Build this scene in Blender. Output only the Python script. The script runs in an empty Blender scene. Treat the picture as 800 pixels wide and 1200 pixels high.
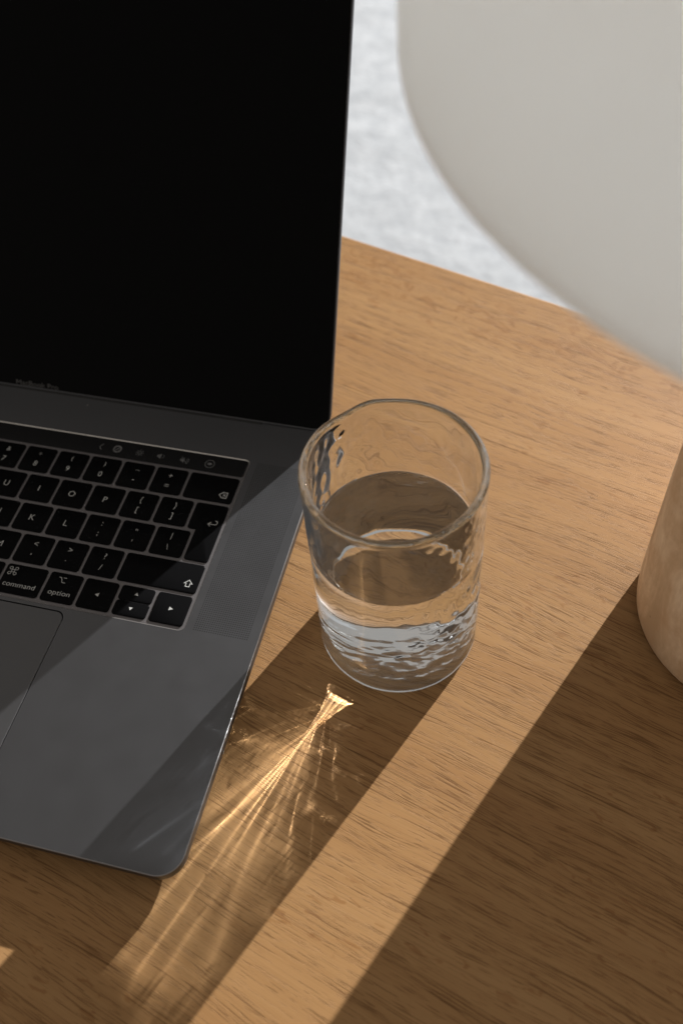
import bpy, bmesh, math, random
from mathutils import Matrix, Vector, noise
S = 10.0            # scene units per metre: the unit is the decimetre
MM = 0.001*S
PI = math.pi
scene = bpy.context.scene
COL = scene.collection
scene.unit_settings.system = 'METRIC'; scene.unit_settings.scale_length = 1.0/S

# ------------------------------------------------------------------ camera
# frame: X to the laptop's right, Y towards its hinge, Z up; table top is z = 0, deck of the laptop z = 13.5 mm
DECK = 13.5
CAM_R = ((0.9673900, 0.2457947, -0.0611677), (0.1606236, -0.7820338, -0.6021820), (-0.1958484, 0.5727199, -0.7960121))          # rows: right, down, forward
cam_d = bpy.data.cameras.new('camera')
cam = bpy.data.objects.new('camera', cam_d); COL.objects.link(cam)
r0, r1, r2 = [Vector(r) for r in CAM_R]
m = Matrix((( r0.x, -r1.x, -r2.x, 154.5285*MM), (r0.y, -r1.y, -r2.y, -297.677*MM), (r0.z, -r1.z, -r2.z, (398.684+DECK)*MM), (0,0,0,1)))
cam.matrix_world = m
cam_d.sensor_fit = 'VERTICAL'; cam_d.sensor_height = 36.0; cam_d.lens = 36.0*1156.05/1200
cam_d.clip_start = 0.01*S; cam_d.clip_end = 50*S
cam_d.dof.use_dof = True; cam_d.dof.focus_distance = 0.452*S; cam_d.dof.aperture_fstop = 7.2/S
scene.camera = cam

# ------------------------------------------------------------------ light
world = bpy.data.worlds.new('World'); scene.world = world; world.use_nodes = True
bg = world.node_tree.nodes['Background']; bg.inputs[0].default_value = (1.0, 0.925, 0.845, 1); bg.inputs[1].default_value = 0.37

SUN_AZ = math.radians(66.6); SUN_EL = math.radians(18.6)
sun_dir = Vector((math.cos(SUN_AZ)*math.cos(SUN_EL), math.sin(SUN_AZ)*math.cos(SUN_EL), math.sin(SUN_EL)))
def aim(o, target):
    d = (Vector(target) - o.location).normalized()
    o.rotation_euler = d.to_track_quat('-Z', 'Y').to_euler()
# low daylight that falls in through the window, far enough away for parallel shadows
ld = bpy.data.lights.new('sunlight', 'SPOT'); sun = bpy.data.objects.new('sunlight', ld); COL.objects.link(sun)
tgt = Vector((0.10, -0.05, 0.0))*S; sun.location = tgt + sun_dir*14.0*S; aim(sun, tgt)
ld.energy = 28500*S*S; ld.color = (1.0, 0.99, 0.975); ld.shadow_soft_size = 14.0*S*math.tan(math.radians(0.27)); ld.spot_size = math.radians(34); ld.spot_blend = 0.2
ld.cycles.is_caustics_light = True
# the window itself: soft cool light of the sky
wd = bpy.data.lights.new('window_light', 'AREA'); win = bpy.data.objects.new('window_light', wd); COL.objects.link(win)
win.location = Vector((1.1, 2.3, 1.0))*S; aim(win, (0.1*S, 0, 0.0)); wd.shape = 'RECTANGLE'; wd.size = 2.0*S; wd.size_y = 1.5*S; wd.energy = 1.8*S*S; wd.color = (0.86, 0.93, 1.0)

scene.render.engine = 'CYCLES'
cy = scene.cycles
cy.use_denoising = True
try:
    cy.denoiser = 'OPENIMAGEDENOISE'; cy.denoising_input_passes = 'RGB_ALBEDO_NORMAL'; cy.denoising_prefilter = 'ACCURATE'
except Exception: pass
cy.max_bounces = 64; cy.diffuse_bounces = 8; cy.glossy_bounces = 32; cy.transmission_bounces = 64; cy.transparent_max_bounces = 8
cy.caustics_reflective = True; cy.caustics_refractive = True; cy.blur_glossy = 0.3; cy.sample_clamp_indirect = 8.0; cy.sample_clamp_direct = 0
cy.use_adaptive_sampling = False
vs = scene.view_settings; vs.view_transform = 'Standard'; vs.look = 'None'; vs.exposure = 0.0; vs.gamma = 1.0; vs.use_curve_mapping = False

# ------------------------------------------------------------------ helpers
def obj(name, mesh, mat=None, parent=None, loc=(0,0,0), kind=None):
    o = bpy.data.objects.new(name, mesh); COL.objects.link(o); o.location = loc
    if mat is not None and not mesh.materials: mesh.materials.append(mat)
    if parent is not None: o.parent = parent
    if kind: o['kind'] = kind
    return o
def empty(name, label, cat, loc=(0,0,0), rz=0.0):
    o = bpy.data.objects.new(name, None); COL.objects.link(o); o.location = loc; o.rotation_euler = (0,0,rz)
    o.empty_display_size = 0.02*S; o['label'] = label; o['category'] = cat
    return o
def pymesh(name, verts, faces, smooth=False, angle=None):
    me = bpy.data.meshes.new(name); me.from_pydata([(x*MM, y*MM, z*MM) for x,y,z in verts], [], faces); me.update()
    if smooth:
        for p in me.polygons: p.use_smooth = True
        if angle is not None: me.set_sharp_from_angle(angle=math.radians(angle))
    return me
def rrect(x0, x1, y0, y1, r, seg=6):
    pts = []
    for cx, cy_, a0 in ((x1-r, y1-r, 0), (x0+r, y1-r, 90), (x0+r, y0+r, 180), (x1-r, y0+r, 270)):
        for k in range(seg+1):
            a = math.radians(a0 + 90*k/seg); pts.append((cx+r*math.cos(a), cy_+r*math.sin(a)))
    return pts
def loft(layers, cap_first=True, cap_last=True):
    """layers: list of (points2d, z); all of the same length, counterclockwise; first layer at the top"""
    v, f = [], []; n = len(layers[0][0])
    for pts, z in layers: v += [(x, y, z) for x, y in pts]
    for L in range(len(layers)-1):
        a, b = L*n, (L+1)*n
        for i in range(n):
            j = (i+1) % n; f.append((a+i, b+i, b+j, a+j))
    if cap_first: f.append(tuple(range(n)))
    if cap_last: f.append(tuple(reversed(range((len(layers)-1)*n, len(layers)*n))))
    return v, f
def lathe(profile, n=128, disp=None, close_top=False, close_bottom=False):
    """profile: list of (r, z) mm. disp(i, r, ang, z) -> (r, z)"""
    v, f = [], []; ring = []
    for i, (r, z) in enumerate(profile):
        if r < 1e-6:
            ring.append([len(v)]*n); v.append((0, 0, z)); continue
        idx = []
        for k in range(n):
            a = 2*PI*k/n; rr, zz = (r, z) if disp is None else disp(i, r, a, z)
            idx.append(len(v)); v.append((rr*math.cos(a), rr*math.sin(a), zz))
        ring.append(idx)
    for i in range(len(profile)-1):
        A, B = ring[i], ring[i+1]
        for k in range(n):
            j = (k+1) % n
            q = []
            for t in (A[k], A[j], B[j], B[k]):
                if t not in q: q.append(t)
            if len(q) > 2: f.append(tuple(q))
    return v, f

class NT:
    def __init__(self, name):
        self.m = bpy.data.materials.new(name); self.m.use_nodes = True; self.t = self.m.node_tree
        self.out = self.t.nodes['Material Output']; self.b = self.t.nodes['Principled BSDF']
    def n(self, typ, **kw):
        nd = self.t.nodes.new(typ)
        for k, v in kw.items(): setattr(nd, k, v)
        return nd
    def l(self, a, b): self.t.links.new(a, b)
    def math(self, op, a, b=None, c=None, clamp=False):
        nd = self.n('ShaderNodeMath', operation=op, use_clamp=clamp)
        for i, x in enumerate((a, b, c)):
            if x is None: continue
            if hasattr(x, 'is_linked'): self.l(x, nd.inputs[i])
            else: nd.inputs[i].default_value = x
        return nd.outputs[0]
    def ramp(self, fac, stops, interp='LINEAR'):
        nd = self.n('ShaderNodeValToRGB'); cr = nd.color_ramp; cr.interpolation = interp
        while len(cr.elements) < len(stops): cr.elements.new(0.5)
        for e, (p, c) in zip(cr.elements, stops):
            e.position = p; e.color = (c, c, c, 1) if not hasattr(c, '__len__') else (*c, 1)
        self.l(fac, nd.inputs[0]); return nd.outputs[0]
    def noise(self, vec, scale=1.0, detail=2.0, rough=0.5, dist=0.0):
        nd = self.n('ShaderNodeTexNoise'); nd.inputs['Scale'].default_value = scale; nd.inputs['Detail'].default_value = detail
        nd.inputs['Roughness'].default_value = rough; nd.inputs['Distortion'].default_value = dist
        if vec is not None: self.l(vec, nd.inputs['Vector'])
        return nd.outputs[0]
    def comb(self, x, y, z=0.0):
        nd = self.n('ShaderNodeCombineXYZ')
        for i, a in enumerate((x, y, z)):
            if hasattr(a, 'is_linked'): self.l(a, nd.inputs[i])
            else: nd.inputs[i].default_value = a
        return nd.outputs[0]
    def mix(self, fac, a, b, blend='MIX'):
        nd = self.n('ShaderNodeMix', data_type='RGBA', blend_type=blend)
        for i, x in ((0, fac), (6, a), (7, b)):
            if hasattr(x, 'is_linked'): self.l(x, nd.inputs[i])
            else: nd.inputs[i].default_value = x if i == 0 else (*x, 1)
        return nd.outputs[2]
    def set(self, **kw):
        for k, v in kw.items():
            s = self.b.inputs[k.replace('_', ' ')]
            if hasattr(v, 'is_linked'): self.l(v, s)
            else: s.default_value = (*v, 1) if hasattr(v, '__len__') and len(v) == 3 and s.type == 'RGBA' else v
    def bump(self, h, strength=0.3, dist=0.001):
        nd = self.n('ShaderNodeBump'); nd.inputs['Strength'].default_value = strength; nd.inputs['Distance'].default_value = dist*S
        self.l(h, nd.inputs['Height']); self.l(nd.outputs[0], self.b.inputs['Normal'])

def simple(name, col, rough=0.5, metal=0.0, spec=0.5, emit=None):
    t = NT(name); t.set(Base_Color=col, Roughness=rough, Metallic=metal, Specular_IOR_Level=spec)
    return t.m

# ------------------------------------------------------------------ materials
def oak_material():
    t = NT('oak')
    tc = t.n('ShaderNodeTexCoord'); oi = t.n('ShaderNodeObjectInfo')
    sep = t.n('ShaderNodeSeparateXYZ'); t.l(tc.outputs['Object'], sep.inputs[0])
    rnd = oi.outputs['Random']
    x = t.math('MULTIPLY_ADD', sep.outputs[0], 1000.0/S, t.math('MULTIPLY', rnd, 3000.0))
    y = t.math('MULTIPLY_ADD', sep.outputs[1], 1000.0/S, t.math('MULTIPLY', rnd, 900.0))
    z = t.math('MULTIPLY', sep.outputs[2], 1000.0/S)
    # slow wander of the grain
    w1 = t.noise(t.comb(t.math('MULTIPLY', x, 0.0045), t.math('MULTIPLY', y, 0.016)), 1.0, 2.0)
    w2 = t.noise(t.comb(t.math('MULTIPLY', x, 0.02), t.math('MULTIPLY', y, 0.05), 7.0), 1.0, 2.0)
    yw = t.math('ADD', y, t.math('ADD', t.math('MULTIPLY', t.math('SUBTRACT', w1, 0.5), 20.0), t.math('MULTIPLY', t.math('SUBTRACT', w2, 0.5), 2.2)))
    ring = t.noise(t.comb(t.math('MULTIPLY', x, 0.0016), t.math('MULTIPLY', yw, 0.17), z), 1.0, 3.0, 0.6)
    broad = t.noise(t.comb(t.math('MULTIPLY', x, 0.004), t.math('MULTIPLY', yw, 0.03), 3.0), 1.0, 2.0)
    fibre = t.noise(t.comb(t.math('MULTIPLY', x, 0.028), t.math('MULTIPLY', yw, 2.2), 5.0), 1.0, 3.0, 0.65)
    pore = t.noise(t.comb(t.math('MULTIPLY', x, 0.032), t.math('MULTIPLY', yw, 1.5), 11.0), 1.0, 2.0, 0.5)
    pore2 = t.noise(t.comb(t.math('MULTIPLY', x, 0.085), t.math('MULTIPLY', yw, 2.0), 17.0), 1.0, 1.0, 0.5)
    ringd = t.ramp(ring, [(0.38, 0.0), (0.62, 1.0)])
    # pores crowd in the early wood of each ring
    gate = t.ramp(ring, [(0.42, 0.0), (0.60, 1.0)])
    gate = t.math('MULTIPLY_ADD', gate, 0.085, 0.0)
    p1 = t.ramp(t.math('ADD', pore, gate), [(0.652, 0.0), (0.680, 1.0)])
    p2 = t.ramp(t.math('ADD', pore2, gate), [(0.655, 0.0), (0.685, 1.0)])
    pores = t.math('MAXIMUM', p1, t.math('MULTIPLY', p2, 0.75))
    base = t.ramp(broad, [(0.30, (0.234, 0.122, 0.048)), (0.52, (0.266, 0.146, 0.060)), (0.75, (0.293, 0.168, 0.073))])
    base = t.mix(t.math('MULTIPLY', ringd, 0.30), base, (0.196, 0.098, 0.035))
    base = t.mix(t.math('MULTIPLY', t.ramp(fibre, [(0.35, 0.0), (0.7, 1.0)]), 0.30), base, (0.351, 0.211, 0.098))
    streak = t.noise(t.comb(t.math('MULTIPLY', x, 0.0042), t.math('MULTIPLY', yw, 1.15), 37.0), 1.0, 3.0, 0.6)
    base = t.mix(t.math('MULTIPLY', t.ramp(streak, [(0.55, 0.0), (0.66, 1.0)]), 0.50), base, (0.165, 0.090, 0.036))
    # ray fleck figure
    fl = t.noise(t.comb(t.math('MULTIPLY', x, 0.09), t.math('MULTIPLY', yw, 0.28), 23.0), 1.0, 2.0, 0.5, 0.6)
    flg = t.noise(t.comb(t.math('MULTIPLY', x, 0.008), t.math('MULTIPLY', y, 0.02), 29.0), 1.0, 1.0)
    flk = t.math('MULTIPLY', t.ramp(fl, [(0.62, 0.0), (0.66, 1.0)]), t.ramp(flg, [(0.52, 0.0), (0.60, 1.0)]))
    base = t.mix(t.math('MULTIPLY', flk, 0.5), base, (0.176, 0.077, 0.024))
    # swirling figure in the board along the far edge
    xr_ = t.math('MULTIPLY', sep.outputs[0], 1000.0/S); yr_ = t.math('MULTIPLY', sep.outputs[1], 1000.0/S)
    sw = t.noise(t.comb(t.math('MULTIPLY', xr_, 0.05), t.math('MULTIPLY', yr_, 0.11), 41.0), 1.0, 3.0, 0.6, 1.2)
    band = t.noise(t.comb(t.math('MULTIPLY', xr_, 0.012), t.math('MULTIPLY', yr_, 0.02), 47.0), 1.0, 1.0)
    yc = t.math('ADD', yr_, t.math('MULTIPLY_ADD', band, 40.0, 6.0))
    gate2 = t.ramp(t.math('MULTIPLY', t.math('ABSOLUTE', yc), 0.01), [(0.10, 1.0), (0.26, 0.0)])
    swm = t.math('MULTIPLY', t.ramp(sw, [(0.53, 0.0), (0.57, 1.0), (0.60, 1.0), (0.66, 0.25)]), gate2)
    base = t.mix(t.math('MULTIPLY', swm, 0.55), base, (0.176, 0.079, 0.027))
    base = t.mix(t.math('MULTIPLY', pores, 0.58), base, (0.080, 0.034, 0.010))
    tint = t.math('MULTIPLY_ADD', rnd, 0.10, 0.99)
    hs = t.n('ShaderNodeHueSaturation'); t.l(base, hs.inputs['Color']); t.l(tint, hs.inputs['Value']); hs.inputs['Saturation'].default_value = 1.0
    t.set(Base_Color=hs.outputs[0], Roughness=t.math('MULTIPLY_ADD', pores, 0.2, 0.52), Specular_IOR_Level=0.10)
    h = t.math('ADD', t.math('MULTIPLY', pores, -1.0), t.math('MULTIPLY', fibre, 0.35))
    t.bump(h, 0.75, 0.00014)
    return t.m
OAK = oak_material()

def alu_material():
    t = NT('space_grey_aluminium'); tc = t.n('ShaderNodeTexCoord')
    g = t.noise(tc.outputs['Object'], 6000.0/S, 1.0)
    big = t.noise(tc.outputs['Object'], 18.0/S, 3.0)
    sm = t.noise(tc.outputs['Object'], 60.0/S, 4.0, 0.6)
    c = t.ramp(g, [(0.3, (0.096, 0.097, 0.102)), (0.7, (0.128, 0.129, 0.135))])
    # a few specks of dust
    vo = t.n('ShaderNodeTexVoronoi'); vo.inputs['Scale'].default_value = 90.0/S; t.l(tc.outputs['Object'], vo.inputs['Vector'])
    sp = t.ramp(vo.outputs['Distance'], [(0.0, 1.0), (0.035, 1.0), (0.05, 0.0)])
    wn = t.n('ShaderNodeTexWhiteNoise'); t.l(vo.outputs['Position'], wn.inputs['Vector'])
    dust = t.math('MULTIPLY', sp, t.ramp(wn.outputs['Value'], [(0.86, 0.0), (0.90, 1.0)]))
    c = t.mix(dust, c, (0.6, 0.58, 0.55))
    ro = t.math('ADD', t.math('MULTIPLY', sm, 0.12), 0.36)
    t.set(Base_Color=c, Metallic=0.97, Roughness=ro, Specular_IOR_Level=0.5)
    t.bump(g, 0.12, 0.00005)
    return t.m
ALU = alu_material()
ALU_EDGE = simple('highlight_aluminium_chamfer', (0.70, 0.67, 0.63), 0.36, 1.0)  # highlight along the keyboard well edge, put into a brighter colour
WEB = simple('lightened_key_web_aluminium', (0.17, 0.16, 0.163), 0.5, 0.9)  # same aluminium as the deck, its lit look between keys put into the colour
EDGE_DARK = simple('brushed_aluminium_edge', (0.26, 0.25, 0.25), 0.33, 1.0)
def key_material():
    t = NT('black_key_plastic'); tc = t.n('ShaderNodeTexCoord')
    g = t.noise(tc.outputs['Object'], 4000.0/S, 2.0); s = t.noise(tc.outputs['Object'], 120.0/S, 3.0)
    t.set(Base_Color=(0.004, 0.004, 0.0043), Roughness=t.math('MULTIPLY_ADD', s, 0.06, 0.20), Specular_IOR_Level=0.02); t.bump(g, 0.1, 0.00003)
    return t.m
KEY = key_material()
LEG = simple('backlit_key_print', (0.40, 0.40, 0.385), 0.5)
ICON = simple('touch_bar_icon_grey', (0.10, 0.10, 0.10), 0.5)
LOGO = simple('bezel_print_grey', (0.075, 0.072, 0.07), 0.4)
def screen_material():
    t = NT('black_display_glass'); tc = t.n('ShaderNodeTexCoord')
    s = t.noise(tc.outputs['Object'], 35.0/S, 4.0, 0.6)
    t.set(Base_Color=(0.0018, 0.0018, 0.0019), Roughness=t.math('MULTIPLY_ADD', s, 0.06, 0.05), Specular_IOR_Level=0.05)
    return t.m
SCREEN = screen_material()
BARGLASS = simple('touch_bar_glass', (0.004, 0.004, 0.0045), 0.16, 0, 0.25)
RUBBER = simple('black_hinge_plastic', (0.006, 0.006, 0.006), 0.5, 0, 0.3)
DARK = simple('dark_gap', (0.006, 0.006, 0.007), 0.8, 0, 0.1)
HOLE = simple('hole_shade_disc', (0.014, 0.014, 0.015), 0.8, 0, 0.1)
def trackpad_material():
    t = NT('trackpad_glass'); tc = t.n('ShaderNodeTexCoord'); s = t.noise(tc.outputs['Object'], 50.0/S, 4.0)
    t.set(Base_Color=(0.105, 0.105, 0.109), Metallic=0.85, Roughness=t.math('MULTIPLY_ADD', s, 0.1, 0.36)); return t.m
PAD = trackpad_material()

def glass_material(name, ior, tint=(1, 1, 1)):
    t = NT(name); t.t.nodes.remove(t.b)
    g = t.n('ShaderNodeBsdfGlass'); g.distribution = 'GGX'; g.inputs['Color'].default_value = (*tint, 1)
    g.inputs['Roughness'].default_value = 0.0; g.inputs['IOR'].default_value = ior
    t.l(g.outputs[0], t.out.inputs['Surface']); return t.m
GLASS = glass_material('clear_glass', 1.5, (0.985, 0.99, 0.99))
WATER_TOP = glass_material('water_surface', 1.333)
GLASS_WET = glass_material('blue_tinted_glass_with_water_behind', 1.318, (0.965, 0.985, 1.0))  # bluish reflection of the surroundings put into the glass tint

def stone_material():
    t = NT('pale_stone'); tc = t.n('ShaderNodeTexCoord'); mp = t.n('ShaderNodeMapping'); mp.inputs['Scale'].default_value = (1, 1, 0.6)
    t.l(tc.outputs['Object'], mp.inputs[0])
    a = t.noise(mp.outputs[0], 30.0/S, 5.0, 0.65, 0.8); b = t.noise(mp.outputs[0], 75.0/S, 4.0, 0.65, 0.3); c = t.noise(tc.outputs['Object'], 900.0/S, 2.0)
    col = t.ramp(a, [(0.36, (0.560, 0.380, 0.225)), (0.5, (0.710, 0.510, 0.325)), (0.62, (0.85, 0.66, 0.46))])
    col = t.mix(t.math('MULTIPLY', t.ramp(b, [(0.45, 0.0), (0.68, 1.0)]), 0.6), col, (0.564, 0.350, 0.189))
    vo = t.n('ShaderNodeTexVoronoi'); vo.inputs['Scale'].default_value = 110.0/S; t.l(tc.outputs['Object'], vo.inputs['Vector'])
    pit = t.ramp(vo.outputs['Distance'], [(0.0, 1.0), (0.05, 1.0), (0.09, 0.0)])
    wn = t.n('ShaderNodeTexWhiteNoise'); t.l(vo.outputs['Position'], wn.inputs['Vector'])
    pit = t.math('MULTIPLY', pit, t.ramp(wn.outputs['Value'], [(0.8, 0.0), (0.84, 1.0)]))
    col = t.mix(t.math('MULTIPLY', pit, 0.6), col, (0.240, 0.134, 0.067))
    t.set(Base_Color=col, Roughness=0.62, Specular_IOR_Level=0.3)
    t.bump(t.math('ADD', t.math('MULTIPLY', c, 0.3), t.math('MULTIPLY', pit, -1.0)), 0.25, 0.0004); return t.m
STONE = stone_material()
def shade_material():
    t = NT('opal_white_shade'); t.t.nodes.remove(t.b); tc = t.n('ShaderNodeTexCoord')
    s = t.noise(tc.outputs['Object'], 9.0/S, 3.0)
    col = t.ramp(s, [(0.3, (0.895, 0.90, 0.895)), (0.7, (0.92, 0.925, 0.92))])
    d = t.n('ShaderNodeBsdfDiffuse'); tr = t.n('ShaderNodeBsdfTranslucent'); mx = t.n('ShaderNodeMixShader'); mx.inputs[0].default_value = 0.8
    gl = t.n('ShaderNodeBsdfGlossy'); gl.inputs['Roughness'].default_value = 0.45; m2 = t.n('ShaderNodeMixShader'); m2.inputs[0].default_value = 0.03
    t.l(col, d.inputs[0]); t.l(col, tr.inputs[0]); t.l(d.outputs[0], mx.inputs[1]); t.l(tr.outputs[0], mx.inputs[2])
    t.l(mx.outputs[0], m2.inputs[1]); t.l(gl.outputs[0], m2.inputs[2]); t.l(m2.outputs[0], t.out.inputs['Surface']); return t.m
SHADE = shade_material()
def rug_material():
    t = NT('pale_grey_wool'); tc = t.n('ShaderNodeTexCoord')
    a = t.noise(tc.outputs['Object'], 26.0/S, 3.0, 0.5); b = t.noise(tc.outputs['Object'], 80.0/S, 3.0, 0.6)
    col = t.ramp(a, [(0.3, (0.300, 0.314, 0.330)), (0.7, (0.385, 0.398, 0.413))])
    col = t.mix(t.math('MULTIPLY', t.ramp(b, [(0.4, 0.0), (0.65, 1.0)]), 0.32), col, (0.25, 0.26, 0.275))
    t.set(Base_Color=col, Roughness=0.95, Specular_IOR_Level=0.1); t.bump(t.math('ADD', a, b), 0.3, 0.006); return t.m
RUG = rug_material()
BRASS = simple('brushed_brass', (0.55, 0.40, 0.2), 0.35, 1.0)

# ------------------------------------------------------------------ floor
def build_floor():
    n = 150; W = 7000.0; v = []; f = []
    for j in range(n+1):
        for i in range(n+1):
            x = -W/2 + W*i/n; y = -W/2 + W*j/n
            v.append((x, y, 6.0*noise.noise(Vector((x/70, y/70, 0))) + 4.0*noise.noise(Vector((x/31, y/31, 4)))))
    for j in range(n):
        for i in range(n):
            a = j*(n+1)+i; f.append((a, a+1, a+n+2, a+n+1))
    o = obj('floor', pymesh('floor', v, f, True), RUG, None, (0.1*S, 1.6*S, -0.735*S), 'structure')
build_floor()

# ------------------------------------------------------------------ table
TROT = math.radians(-16.25)
def build_table():
    t = empty('oak_table', 'oak table with visible grain, under the laptop, the glass and the lamp', 'table', (-4.0*MM, 223.6*MM, 0), TROT)
    edges = [0.0, -119.6, -312.0, -486.0, -624.0, -752.0]
    X0, X1, TH = -620.0, 820.0, 32.0
    for i in range(len(edges)-1):
        y1, y0 = edges[i], edges[i+1]; g = 0.035
        if i > 0: y1 -= g
        y0 += g
        b = 0.10; bb = 1.6 if i == 0 else b
        # cross-section (y, z), extruded along the grain
        sec = [(y1, -TH), (y1, -bb), (y1-bb*0.3, -bb*0.3), (y1-bb, 0), (y0+b, 0), (y0, -b), (y0, -TH)]
        n = len(sec); v = [(X0, a, c) for a, c in sec] + [(X1, a, c) for a, c in sec]
        f = [(k, n+k, n+(k+1) % n, (k+1) % n) for k in range(n)] + [tuple(reversed(range(n))), tuple(range(n, 2*n))]
        f = [tuple(reversed(q)) for q in f]
        me = pymesh('plank', v, f); o = obj('plank', me, OAK, t); o.cycles.is_caustics_receiver = True
    for lx in (X0+60, X1-60):
        for ly in (-60.0, -692.0):
            v, f = loft([(rrect(lx-32, lx+32, ly-32, ly+32, 6, 3), -TH-0.3), (rrect(lx-19, lx+19, ly-19, ly+19, 5, 3), -728.0)])
            obj('leg', pymesh('leg', v, f), OAK, t)
build_table()

# ------------------------------------------------------------------ laptop
HP, VP = 19.0, 18.6
def polyline(pts, w, closed=False):
    """flat stroke of width w along 2-D points -> verts, faces"""
    n = len(pts); L, R_ = [], []
    for i in range(n):
        p = Vector(pts[i])
        a = Vector(pts[i-1]) if (i > 0 or closed) else None; b = Vector(pts[(i+1) % n]) if (i < n-1 or closed) else None
        d1 = (p-a).normalized() if a is not None else (b-p).normalized(); d2 = (b-p).normalized() if b is not None else d1
        nn = Vector((-(d1.y+d2.y), d1.x+d2.x)); 
        nn = nn.normalized() if nn.length > 1e-6 else Vector((-d1.y, d1.x))
        k = w/2/max(0.45, nn.dot(Vector((-d1.y, d1.x))))
        L.append(p+nn*k); R_.append(p-nn*k)
    v = [(p.x, p.y, 0) for p in L] + [(p.x, p.y, 0) for p in R_]
    f = [(i, n+i, n+(i+1) % n, (i+1) % n) for i in range(n if closed else n-1)]
    return v, f
def circle_pts(cx, cy_, r, n=20, a0=0, a1=360):
    full = abs(a1-a0) >= 360
    return [(cx+r*math.cos(math.radians(a0+(a1-a0)*k/(n if full else n-1))), cy_+r*math.sin(math.radians(a0+(a1-a0)*k/(n if full else n-1)))) for k in range(n)]
class Print:
    def __init__(self): self.v = []; self.f = []
    def add(self, vf, dx=0, dy=0):
        o = len(self.v); self.v += [(x+dx, y+dy, z) for x, y, z in vf[0]]; self.f += [tuple(o+i for i in q) for q in vf[1]]; return self
    def stroke(self, pts, w=0.32, closed=False, dx=0, dy=0): return self.add(polyline(pts, w, closed), dx, dy)
    def poly(self, pts, dx=0, dy=0): return self.add(([(x, y, 0) for x, y in pts], [tuple(range(len(pts)))]), dx, dy)
    def text(self, s, size, dx=0, dy=0, ax=1.0, off=0.0): return self.add(text_vf(s, size, ax, off), dx, dy)
_txt = {}
def text_vf(s, size, ax=1.0, off=0.0):
    """centred text outline from Blender's built-in font; size = cap height in mm"""
    k = (s, off)
    if k not in _txt:
        cu = bpy.data.curves.new('t', 'FONT'); cu.body = s; cu.size = 1.0; cu.align_x = 'CENTER'; cu.align_y = 'BOTTOM_BASELINE'; cu.resolution_u = 4; cu.offset = off
        o = bpy.data.objects.new('t', cu); COL.objects.link(o)
        dg = bpy.context.evaluated_depsgraph_get(); dg.update()
        me = bpy.data.meshes.new_from_object(o.evaluated_get(dg))
        vv = [tuple(x.co) for x in me.vertices]; ff = [tuple(p.vertices) for p in me.polygons]
        bpy.data.objects.remove(o); bpy.data.curves.remove(cu); bpy.data.meshes.remove(me)
        _txt[k] = (vv, ff)
    vv, ff = _txt[k]
    q = size/0.69
    xs = [x for x, y, z in vv]; mid = (min(xs)+max(xs))/2 if xs else 0
    return [((x-mid)*q*ax, y*q, 0) for x, y, z in vv], ff
def glyph_centred(P, s, size, cx, cy_, off=0.0, ax=1.0):
    v, f = text_vf(s, size, ax, off)
    if not v: return
    ys = [b for a, b, c in v]; P.add((v, f), cx, cy_-(min(ys)+max(ys))/2)

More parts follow.
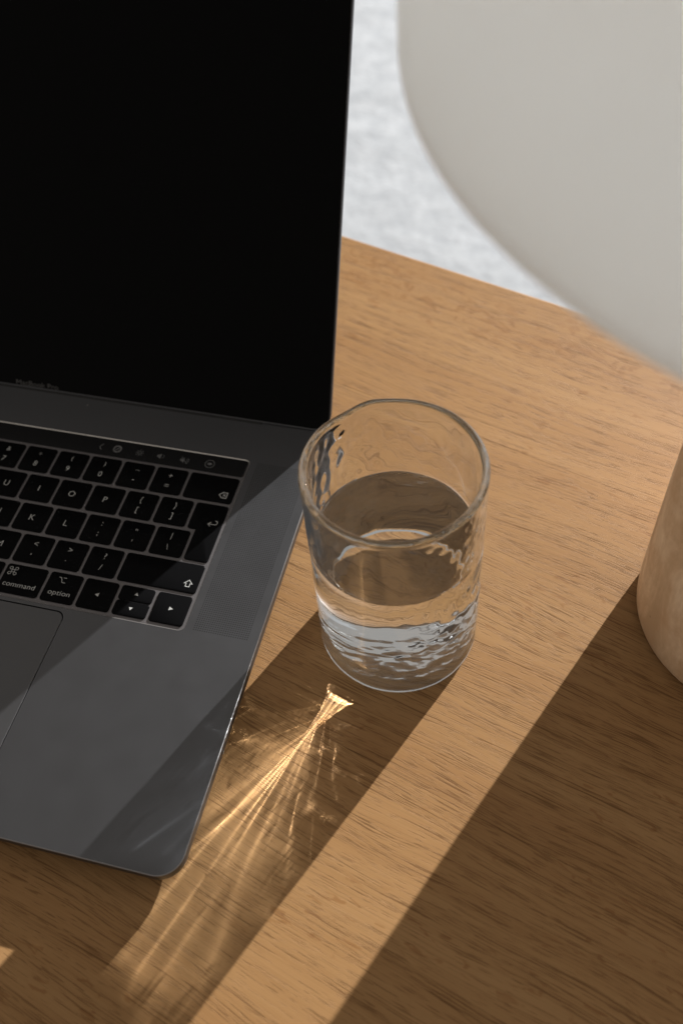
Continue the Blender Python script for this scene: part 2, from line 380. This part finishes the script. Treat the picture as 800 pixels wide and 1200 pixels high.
def build_laptop():
    L = empty('laptop', 'open space grey laptop with a switched off black screen, left of the glass', 'laptop', (0, 0, 0))
    XR = 37.15; XL = XR-349.3; YF = -203.75; YB = 43.5; D = DECK
    # ---- base with keyboard well and trackpad opening
    R_C = 11.0; seg = 14
    well = rrect(-276.35, 0.9, -94.15, 12.75, 3.3, 5)
    padh = rrect(-216.9, -58.6, -196.9, -96.1, 4.4, 6)
    outer = rrect(XL+0.35, XR-0.35, YF+0.35, YB-0.35, R_C-0.35, seg)
    bm = bmesh.new()
    def ring(pts, z): return [bm.verts.new((x*MM, y*MM, z*MM)) for x, y in pts]
    def edges(vs_): return [bm.edges.new((vs_[i], vs_[(i+1) % len(vs_)])) for i in range(len(vs_))]
    ro, rw, rp = ring(outer, D), ring(well, D), ring(padh, D)
    es = edges(ro)+edges(rw)+edges(rp)
    bmesh.ops.triangle_fill(bm, use_beauty=True, use_dissolve=False, edges=es, normal=(0, 0, 1))
    for fc in bm.faces:
        if fc.normal.z < 0: fc.normal_flip()
    def strip(A, B, mi=0, flip=False):
        n = len(A)
        for i in range(n):
            j = (i+1) % n; q = (A[i], B[i], B[j], A[j]); fc = bm.faces.new(tuple(reversed(q)) if flip else q); fc.material_index = mi; fc.smooth = True
    prev = ro
    for k, (ins, z, mi) in enumerate(((0.0, D-0.35, 3), (0.0, D-4.6, 0), (0.5, D-6.6, 0), (2.0, D-8.4, 0), (5.0, D-9.8, 0), (10.0, D-10.6, 0))):
        nx = ring(rrect(XL+ins, XR-ins, YF+ins, YB-ins, max(R_C-ins*0.6, 2), seg), z); strip(prev, nx, mi); prev = nx
    bm.faces.new(list(reversed(prev)))
    # well walls with a highlight-coloured bevel, and its floor
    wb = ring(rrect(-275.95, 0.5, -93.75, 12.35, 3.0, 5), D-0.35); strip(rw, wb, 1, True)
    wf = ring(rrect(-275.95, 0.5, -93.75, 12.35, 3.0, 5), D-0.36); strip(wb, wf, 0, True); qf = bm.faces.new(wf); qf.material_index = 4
    pb = ring(padh, D-1.2); strip(rp, pb, 2, True); q = bm.faces.new(pb); q.material_index = 2
    bmesh.ops.recalc_face_normals(bm, faces=bm.faces[:])
    me = bpy.data.meshes.new('base'); bm.to_mesh(me); bm.free()
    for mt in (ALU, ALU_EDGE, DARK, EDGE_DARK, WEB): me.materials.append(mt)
    me.set_sharp_from_angle(angle=math.radians(30))
    base = obj('base', me, None, L); base.cycles.is_caustics_receiver = True
    for fx in (XL+22, XR-22):
        for fy in (YF+20, YB-22):
            v, f = lathe([(0.0, D-10.3), (7.0, D-10.3), (7.0, 0.9), (6.2, 0.05), (0.0, 0.05)], 20); obj('rubber_foot', pymesh('foot', [(x+fx, y+fy, z) for x, y, z in v], f, True, 40), RUBBER, base)
    # ---- trackpad
    v, f = loft([(rrect(-216.25, -59.25, -196.25, -96.75, 3.9, 6), D-0.06), (rrect(-216.05+(-0.35), -58.9-0.2, -196.4, -96.6, 4.1, 6), D-0.2), (rrect(-216.4, -59.1, -196.4, -96.6, 4.1, 6), D-0.9)])
    tp = obj('trackpad', pymesh('trackpad', v, f), PAD, L); tp.cycles.is_caustics_receiver = True
    # ---- speaker holes as flat dark discs, their shade put in as colour (too small to pick apart): one part per side
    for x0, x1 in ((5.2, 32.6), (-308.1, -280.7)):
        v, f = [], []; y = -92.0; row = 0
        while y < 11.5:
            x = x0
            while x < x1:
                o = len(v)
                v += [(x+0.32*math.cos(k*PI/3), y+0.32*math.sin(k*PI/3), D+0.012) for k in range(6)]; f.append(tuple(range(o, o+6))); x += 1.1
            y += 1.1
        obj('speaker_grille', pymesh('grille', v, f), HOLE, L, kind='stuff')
    # ---- keys
    gx, gy = 0.80, 0.95; ZT = D+0.26; ZB = D-0.2
    cache = {}
    def key_mesh(w, h, r=1.5):
        k = (round(w, 2), round(h, 2))
        if k not in cache:
            v, f = loft([(rrect(-w/2+0.28, w/2-0.28, -h/2+0.28, h/2-0.28, r-0.28, 5), 0.0), (rrect(-w/2+0.07, w/2-0.07, -h/2+0.07, h/2-0.07, r-0.07, 5), -0.09), (rrect(-w/2, w/2, -h/2, h/2, r, 5), -0.28), (rrect(-w/2, w/2, -h/2, h/2, r, 5), ZB-ZT)])
            me = pymesh('key', v, f, True, 50); me.materials.append(KEY); cache[k] = me
        return cache[k]
    def key(u0, u1, v0, v1, leg=None, gyt=gy, gyb=gy):
        x0, x1 = -u1*HP+gx, -u0*HP-gx; y1, y0 = -v0*VP-gyt, -v1*VP+gyb
        o = obj('key', key_mesh(x1-x0, y1-y0), None, L, ((x0+x1)/2*MM, (y0+y1)/2*MM, ZT*MM))
        for g_ in (leg if isinstance(leg, list) else [leg]):
            if g_ is not None and g_.v: obj('legend', pymesh('legend', g_.v, g_.f), LEG, o, (0, 0, 0.02*MM))
        return o
    TH = -0.006; WORDW = {'command': 17.3, 'option': 11.6}
    def one(ch, s=3.5):
        P = Print(); glyph_centred(P, ch, s, 0, 0, TH); return P
    def two(top, bot, num=False):
        P, Q = Print(), Print()
        glyph_centred(P, top, 2.7 if num else 3.3, 0, 3.9 if num else 3.4, TH); glyph_centred(Q, bot, 3.3, 0, -2.9 if num else -3.2, TH); return [P, Q]
    def word(s, dx=0, dy=-4.0):
        P = Print(); v, f = text_vf(s, 2.75, 1.0, TH); w = max(a for a, b, c in v)-min(a for a, b, c in v); k = WORDW.get(s, w)/w
        P.add(([(a*k, b, c) for a, b, c in v], f), dx, dy-0.9); return P
    # number row, from the right
    P = Print(); P.stroke([(0.9, 1.0), (0.9, -1.0), (-0.55, -1.0), (-1.5, 0), (-0.55, 1.0)], 0.26, True); P.stroke([(-0.3, 0.42), (0.5, -0.42)], 0.22); P.stroke([(-0.3, -0.42), (0.5, 0.42)], 0.22)
    P.v = [(x_*1.75, y_*1.75, z_) for x_, y_, z_ in P.v]; PB = Print(); PB.add((P.v, P.f), (1.5/2-0.31)*HP, (0.5-0.69)*VP*1.0-0.0); key(0, 1.5, 0, 1, PB)
    for i, (a, b) in enumerate((('+', '='), ('_', '-'), (')', '0'), ('(', '9'), ('*', '8'), ('&', '7'), ('^', '6'), ('%', '5'), ('$', '4'), ('#', '3'), ('@', '2'), ('!', '1'))):
        key(1.5+i, 2.5+i, 0, 1, two(a, b, i > 1))
    key(13.5, 14.5, 0, 1, None)
    # letter row
    for i, ch in enumerate(('}]', '{[', 'P', 'O', 'I', 'U', 'Y', 'T', 'R', 'E', 'W', 'Q')):
        key(1+i, 2+i, 1, 2, two(ch[0], ch[1]) if len(ch) == 2 else one(ch))
    key(13, 14.5, 1, 2, word('tab', -8, -4))
    # home row
    for i, ch in enumerate(('|\\', '"\'', ':;', 'L', 'K', 'J', 'H', 'G', 'F', 'D', 'S', 'A')):
        key(0.75+i, 1.75+i, 2, 3, two(ch[0], ch[1]) if len(ch) == 2 else one(ch))
    key(12.75, 14.5, 2, 3, word('caps lock', -8, -4))
    # L-shaped return key
    def ent():
        xr = -gx; xa = -1*HP+gx; xb = -0.75*HP+gx; yt = -1*VP-gy; ym = -2*VP+gy; yb = -3*VP+gy; r = 1.5
        def arc(cx, cy_, a0, a1, rr, n=5): return [(cx+rr*math.cos(math.radians(a0+(a1-a0)*k/n)), cy_+rr*math.sin(math.radians(a0+(a1-a0)*k/n))) for k in range(n+1)]
        def outl(i):
            q = r-i
            return (arc(xr-r, yt-r, 0, 90, q)+arc(xa+r, yt-r, 90, 180, q)+arc(xa+r, ym+r, 180, 270, q)+arc(xb-0.4, ym-0.4, 90, 0, 0.4+i, 3)+arc(xb+r, yb+r, 180, 270, q)+arc(xr-r, yb+r, 270, 360, q))
        cx, cy_ = -0.45*HP, -2*VP
        sh = lambda pts: [(x-cx, y-cy_) for x, y in pts]
        lay = [(sh(outl(0.28)), 0.0), (sh(outl(0.07)), -0.09), (sh(outl(0)), -0.28), (sh(outl(0)), ZB-ZT)]
        v, f = loft(lay); me = pymesh('key', v, f, True, 50); o = obj('key', me, KEY, L, (cx*MM, cy_*MM, ZT*MM))
        P = Print(); P.stroke([(1.5, 1.1), (1.7, 0.6), (1.7, -0.1), (1.3, -0.5), (-1.3, -0.5)], 0.26); P.stroke([(0.7, 1.1), (1.5, 1.1)], 0.26); P.stroke([(-0.5, 0.4), (-1.45, -0.5), (-0.5, -1.4)], 0.26)
        obj('legend', pymesh('legend', [(1.45*x+(0.45-0.32)*HP, 1.45*y+(2-1.68)*VP, z) for x, y, z in P.v], P.f), LEG, o, (0, 0, 0.02*MM))
    ent()
    # bottom letter row
    P = Print(); P.stroke([(0, 1.5), (-1.45, 0.1), (-0.7, 0.1), (-0.7, -1.2), (0.7, -1.2), (0.7, 0.1), (1.45, 0.1)], 0.27, True)
    P.v = [(x_*1.4, y_*1.4, z_) for x_, y_, z_ in P.v]; PS = Print(); PS.add((P.v, P.f), (2.25/2-0.31)*HP, -0.18*VP); key(0, 2.25, 3, 4, PS)
    for i, ch in enumerate(('?/', '>.', '<,', 'M', 'N', 'B', 'V', 'C', 'X', 'Z', '~`')):
        key(2.25+i, 3.25+i, 3, 4, two(ch[0], ch[1]) if len(ch) == 2 else one(ch))
    key(13.25, 14.5, 3, 4, None)
    # lowest row
    tri = lambda a: [(1.35*math.cos(math.radians(a)), 0.95*math.sin(math.radians(a))), (1.25*math.cos(math.radians(a+125)), 1.25*math.sin(math.radians(a+125))), (1.25*math.cos(math.radians(a-125)), 1.25*math.sin(math.radians(a-125)))]
    key(0, 1, 4, 5, Print().poly(tri(0))); key(2, 3, 4, 5, Print().poly(tri(180)))
    key(1, 2, 4, 4.5, Print().poly(tri(90), 0, 0.0), gy, 0.14); key(1, 2, 4.5, 5, Print().poly(tri(270), 0, 0.2), 0.14, gy)
    W_ = word('option', 0.0, -3.5); P = Print(); P.stroke([(-3.6, 5.6), (-2.4, 5.6), (-1.1, 2.9), (0.5, 2.9)], 0.3); P.stroke([(-1.2, 5.6), (0.5, 5.6)], 0.3); key(3, 4, 4, 5, [W_, P])
    W_ = word('command', -0.3, -3.5); P = Print(); c0 = (-6.9, 4.3)
    for sx in (-1, 1):
        for sy in (-1, 1): P.stroke(circle_pts(c0[0]+sx*1.5, c0[1]+sy*1.5, 0.76, 14), 0.3, True)
    for s_ in (-0.74, 0.74): P.stroke([(c0[0]+s_, c0[1]-1.5), (c0[0]+s_, c0[1]+1.5)], 0.3); P.stroke([(c0[0]-1.5, c0[1]+s_), (c0[0]+1.5, c0[1]+s_)], 0.3)
    key(4, 5.25, 4, 5, [W_, P])
    key(5.25, 10.25, 4, 5); key(10.25, 11.5, 4, 5, word('command', 0, -3.5)); key(11.5, 12.5, 4, 5, word('option', 0, -3.5)); key(12.5, 13.5, 4, 5, word('control', 0, -3.5)); key(13.5, 14.5, 4, 5, word('fn', 4, -3.5))
    # ---- touch bar
    v, f = loft([(rrect(-275.3, -0.25, 0.95, 11.85, 1.4, 5), 0.0), (rrect(-275.4, -0.15, 0.85, 11.95, 1.5, 5), -0.1), (rrect(-275.4, -0.15, 0.85, 11.95, 1.5, 5), -0.8)])
    tb = obj('touch_bar', pymesh('touch_bar', v, f), BARGLASS, L, (0, 0, (D+0.2)*MM))
    def icon(P, x, y): obj('icon', pymesh('icon', [(a*1.3, b*1.3, c) for a, b, c in P.v], P.f), ICON, tb, (x*MM, y*MM, 0.02*MM))
    icon(Print().stroke([(0.6, 1.6), (-0.6, 0), (0.6, -1.6)], 0.35), -83.0, 6.0)
    P = Print(); P.stroke(circle_pts(0, 0, 1.55, 24), 0.75, True); P.stroke([(-0.6, -0.6), (0.7, 0.7)], 0.5); icon(P, -73.4, 6.1)
    P = Print(); P.stroke(circle_pts(0, 0, 0.75, 16), 0.3, True)
    for k in range(8): a = k*PI/4; P.stroke([(1.25*math.cos(a), 1.25*math.sin(a)), (1.75*math.cos(a), 1.75*math.sin(a))], 0.28)
    icon(P, -60.3, 5.9)
    spk = [(-1.6, -0.6), (-0.9, -0.6), (0.1, -1.4), (0.1, 1.4), (-0.9, 0.6), (-1.6, 0.6)]
    P = Print().poly(spk); P.stroke(circle_pts(0.1, 0, 1.2, 8, -45, 45), 0.22); icon(P, -48.0, 5.9)
    P = Print().poly(spk); P.stroke(circle_pts(0.1, 0, 1.2, 8, -45, 45), 0.22); P.stroke(circle_pts(0.1, 0, 1.9, 8, -45, 45), 0.22); P.stroke([(-1.4, 1.7), (1.7, -1.7)], 0.25); icon(P, -34.8, 5.7)
    P = Print(); P.stroke(circle_pts(0, 0, 1.95, 28), 0.28, True); P.poly([(1.0*math.cos(a*PI/6), 0.7*math.sin(a*PI/6)) for a in range(12)]); icon(P, -20.2, 6.0)
    # ---- lid: local x as the base, local y up the lid, local z towards the user
    tilt = math.atan2(0.893, 0.4499)
    lid_m = Matrix.Translation((0, 39.2*MM, D*MM)) @ Matrix.Rotation(tilt, 4, 'X')
    HL = 233.0; TK = 4.6
    o0 = rrect(XL, XR, 0.6, HL, 9.5, 10)
    def ins(d, r, b=0.6): return rrect(XL+d, XR-d, b+d, HL-d, r, 10)
    v, f = loft([(ins(0.9, 8.6), -0.35), (ins(0.55, 8.9), -0.05), (ins(0.15, 9.3), -0.08), (o0, -0.35), (ins(0, 9.5, 1.9), -2.4), (ins(0.7, 8.8, 2.4), -3.7), (ins(3.0, 7.0, 2.0), -TK)])
    me = pymesh('lid', v, f, True, 35); lid = obj('lid', me, ALU, L); lid.matrix_local = lid_m
    v, f = loft([(rrect(XL+1.15, XR-1.15, 1.7, HL-1.15, 8.2, 10), 0.0), (rrect(XL+1.0, XR-1.0, 1.55, HL-1.0, 8.4, 10), -0.1), (rrect(XL+1.0, XR-1.0, 1.55, HL-1.0, 8.4, 10), -0.34)])
    obj('screen', pymesh('screen', v, f), SCREEN, lid)
    P = Print(); P.text('MacBook Pro', 2.9, -136.6, 1.9, 1.0, -0.004)
    xs = [a for a, b, c in P.v]; k = 26.2/(max(xs)-min(xs)); P.v = [((a+136.6)*k-136.6, b, c) for a, b, c in P.v]
    obj('lettering', pymesh('lettering', P.v, P.f), LOGO, lid, (0, 0, 0.025*MM))
    # hinge cover: a long black barrel between base and lid
    sec = circle_pts(0, 0, 3.4, 20); v = []; f = []
    for x in (-274.5, -1.2): v += [(x, 40.35+a, D-2.75+b) for a, b in sec]
    n = 20; f = [(i, (i+1) % n, n+(i+1) % n, n+i) for i in range(n)] + [tuple(reversed(range(n))), tuple(range(n, 2*n))]
    obj('hinge', pymesh('hinge', v, f, True, 40), RUBBER, L)
build_laptop()

# ------------------------------------------------------------------ tumbler and water
GX, GY, RO, HT, LEVEL = 96.75, -61.9, 36.9, 119.5, 75.6
NSEG = 300
HAM, SOFT, FLUTE = 0.085, 0.13, 0.014
def hammer(a, z, off=0.0):
    """hammered relief of the glass, mm"""
    p = Vector((36*math.cos(a), 36*math.sin(a), z+off))
    low = max(0.0, 1.0 - abs(z-16)/15.0)
    q1 = Vector((p.x/10, p.y/10, p.z/13)); q2 = Vector((p.x/4.9, p.y/4.9, p.z/14.0)); q3 = Vector((p.x/20+3, p.y/20, p.z/7.5))
    return HAM*(noise.noise(q1) + 1.0*noise.noise(q2) + 0.25*noise.noise(q3)) + 0.03*low*noise.noise(q3*1.25) + FLUTE*noise.noise(Vector((p.x/4.2+5, p.y/4.2, p.z/48)))
def inner_relief(a, z):
    p = Vector((34*math.cos(a), 34*math.sin(a), z))
    return 0.035*noise.noise(Vector((p.x/5.0, p.y/5.0, p.z/9.0+3))) + 0.12*noise.noise(Vector((p.x/11.0, p.y/11.0, p.z/13.0+8)))
def softwave(a, z):
    p = Vector((36*math.cos(a), 36*math.sin(a), z))
    return SOFT*noise.noise(p/21.0+Vector((9, 2, 5)))
def flank(a, z):
    """deeper hammering on the left and right of the tumbler, mm"""
    d = abs((a-SUN_AZ+PI/2) % PI - PI/2)                       # 0 along the light, pi/2 across it
    w = max(0.0, min(1.0, (d-0.50)/0.55)); w = w*w*(3-2*w)
    if w == 0.0: return 0.0
    p = Vector((36*math.cos(a), 36*math.sin(a), z))
    return w*(0.26*noise.noise(Vector((p.x/4.6, p.y/4.6, p.z/6.0+12))) + 0.16*noise.noise(Vector((p.x/9, p.y/9, p.z/9+21))))
def rim_wave(a):
    b = (a-math.radians(118)+PI) % (2*PI) - PI
    return 0.5*math.sin(a+0.6) + 0.35*math.sin(2*a+1.0) + 0.9*math.exp(-(b/0.17)**2) - 0.9*math.exp(-((b-0.36)/0.2)**2)
def build_tumbler():
    tw = 3.1
    prof = [(0.0, 2.6)] + [(1.5*k, 2.6-1.9*(k/19.0)**2) for k in range(1, 20)] + [(29.6, 0.3), (31.0, 0.02), (33.2, 0.05), (34.8, 0.35), (35.9, 1.0), (36.5, 1.9), (RO, 3.2)]
    n_out0 = len(prof)
    z = 4.2
    while z < HT-2.9: prof.append((RO, z)); z += 1.1
    n_out1 = len(prof)
    rm = RO-tw/2
    for k in range(0, 13): a = PI*k/12; prof.append((rm+tw/2*1.04*math.cos(a), HT-2.2+2.2*math.sin(a)**0.9 if 0 < k < 12 else HT-2.2))
    n_rim1 = len(prof)
    z = HT-3.4
    while z > LEVEL+0.6: prof.append((RO-tw, z)); z -= 1.1
    prof.append((RO-tw, LEVEL))
    def d(i, r, a, zz):
        if i < n_out0:
            q = Vector((r*math.cos(a), r*math.sin(a), 0))
            dz = (0.40*noise.noise(q/5.0) + 0.20*noise.noise(q/2.3) + 0.38*noise.noise(Vector((r/2.1, 0.7*math.cos(a), 0.7*math.sin(a))))) if r < 33 else 0.0
            return (r + (softwave(a, zz)+hammer(a, zz))*min(1, zz/3.2)*(1 if r > 30 else 0), max(zz+dz*min(1.0, 0.25+max(0.0, 29-r)/3.0) if r < 33 else zz, 0.02))
        up = max(0.0, min(1.0, (zz-85)/34.0)); rw = rim_wave(a)*up*up
        fade = min(1.0, max(0.0, (HT-2-zz)/9.0))
        if i < n_out1: return (r+softwave(a, zz)+(hammer(a, zz)+flank(a, zz)*min(1.0, zz/12.0))*fade, zz+rw)
        if i < n_rim1: return (r+softwave(a, zz), zz+rw)
        return (r + softwave(a, zz) + inner_relief(a, zz)*fade, zz+rw if zz > LEVEL+1 else zz)
    v, f = lathe(prof, NSEG, d)
    me = pymesh('tumbler', v, f, True)
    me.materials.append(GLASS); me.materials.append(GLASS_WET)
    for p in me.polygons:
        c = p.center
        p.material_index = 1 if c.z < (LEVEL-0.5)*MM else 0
    g = obj('tumbler', me, None, None, (GX*MM, GY*MM, 0.05*MM))
    g['label'] = 'clear hammered glass tumbler standing on the table beside the laptop'; g['category'] = 'glass'
    g.cycles.is_caustics_caster = True
    # the water surface; below it water and glass refract as one body, bounded by the outside of the tumbler
    ri = RO-tw
    wp = [(0.0, LEVEL)] + [(ri*k/24, LEVEL) for k in range(1, 22)] + [(ri-2.6, LEVEL+0.02), (ri-1.6, LEVEL+0.10), (ri-0.8, LEVEL+0.32), (ri-0.3, LEVEL+0.7), (ri, LEVEL+1.2)]
    nt = len(wp)
    def dw(i, r, a, zz):
        k = r/ri
        return (r + (softwave(a, LEVEL)+inner_relief(a, LEVEL))*k**6, zz + 0.10*noise.noise(Vector((r*math.cos(a)/10, r*math.sin(a)/10, 1.0))) + 0.03*noise.noise(Vector((r*math.cos(a)/4, r*math.sin(a)/4, 5.0))))
    v, f = lathe(wp, NSEG, dw)
    w = obj('water', pymesh('water', v, f, True), WATER_TOP, None, (GX*MM, GY*MM, 0.05*MM))
    w['label'] = 'still clear water filling the tumbler to about two thirds'; w['category'] = 'water'
    w.cycles.is_caustics_caster = True
    for o, up in ((g, False), (w, True)):
        bm = bmesh.new(); bm.from_mesh(o.data); bm.faces.ensure_lookup_table(); bm.normal_update()
        if up: bad = bm.faces[NSEG].normal.z < 0
        else:
            q = max(bm.faces, key=lambda q: q.calc_center_median().xy.length); bad = q.normal.xy.dot(q.calc_center_median().xy) < 0
        if bad: bmesh.ops.reverse_faces(bm, faces=bm.faces[:])
        bm.to_mesh(o.data); bm.free()
build_tumbler()

# ------------------------------------------------------------------ lamp
def build_lamp():
    L = empty('table_lamp', 'table lamp with a round pale stone foot and a large white dome shade', 'lamp', (259.6*MM, -21.5*MM, 0))
    pr = [(0, 0.4), (51.6, 0.4), (52.8, 0.8), (54.0, 2.0), (54.9, 4.5), (55.3, 9.0), (55.5, 18), (55.4, 40), (55.2, 80), (54.6, 130), (53.2, 170), (50.8, 181), (45.0, 187), (0, 188)]
    v, f = lathe(pr, 96); obj('foot', pymesh('foot', v, f, True, 50), STONE, L)
    v, f = lathe([(0, 187.5), (9, 187.5), (9, 330), (14, 332), (14, 350), (0, 351)], 32); obj('stem', pymesh('stem', v, f, True, 40), BRASS, L)
    R_, z0, bu, bl, n = 163.6, 269.3+DECK, 136.4, 12.2, 3.2
    out = []
    for k in range(0, 41):
        a = PI/2*(1-k/40.0); c = math.cos(a)**(2/n) if math.cos(a) > 1e-9 else 0.0; s = math.sin(a)**(2/n) if k < 40 else 0.0
        out.append((R_*c, z0+bu*s))
    low = []
    for k in range(1, 12):
        a = PI/2*k/16.0; low.append((R_*math.cos(a)**(2/n), z0-bl*math.sin(a)**(2/n)))
    tk = 3.0
    inner = [(max(r-tk, 0), z-tk*0.9 if r < R_*0.9 else z-tk*0.2) for r, z in reversed(out)]
    inner[-1] = (0.0, inner[-1][1]); out[0] = (0.0, out[0][1])
    prof = out+low+[(low[-1][0]-1.5, low[-1][1]+0.8), (low[-1][0]-1.6, z0-5)]+inner
    v, f = lathe(list(reversed(prof)), 160); o = obj('shade', pymesh('shade', v, f, True, 60), SHADE, L)
    bm = bmesh.new(); bm.from_mesh(o.data); bmesh.ops.recalc_face_normals(bm, faces=bm.faces[:]); bm.to_mesh(o.data); bm.free()
build_lamp()
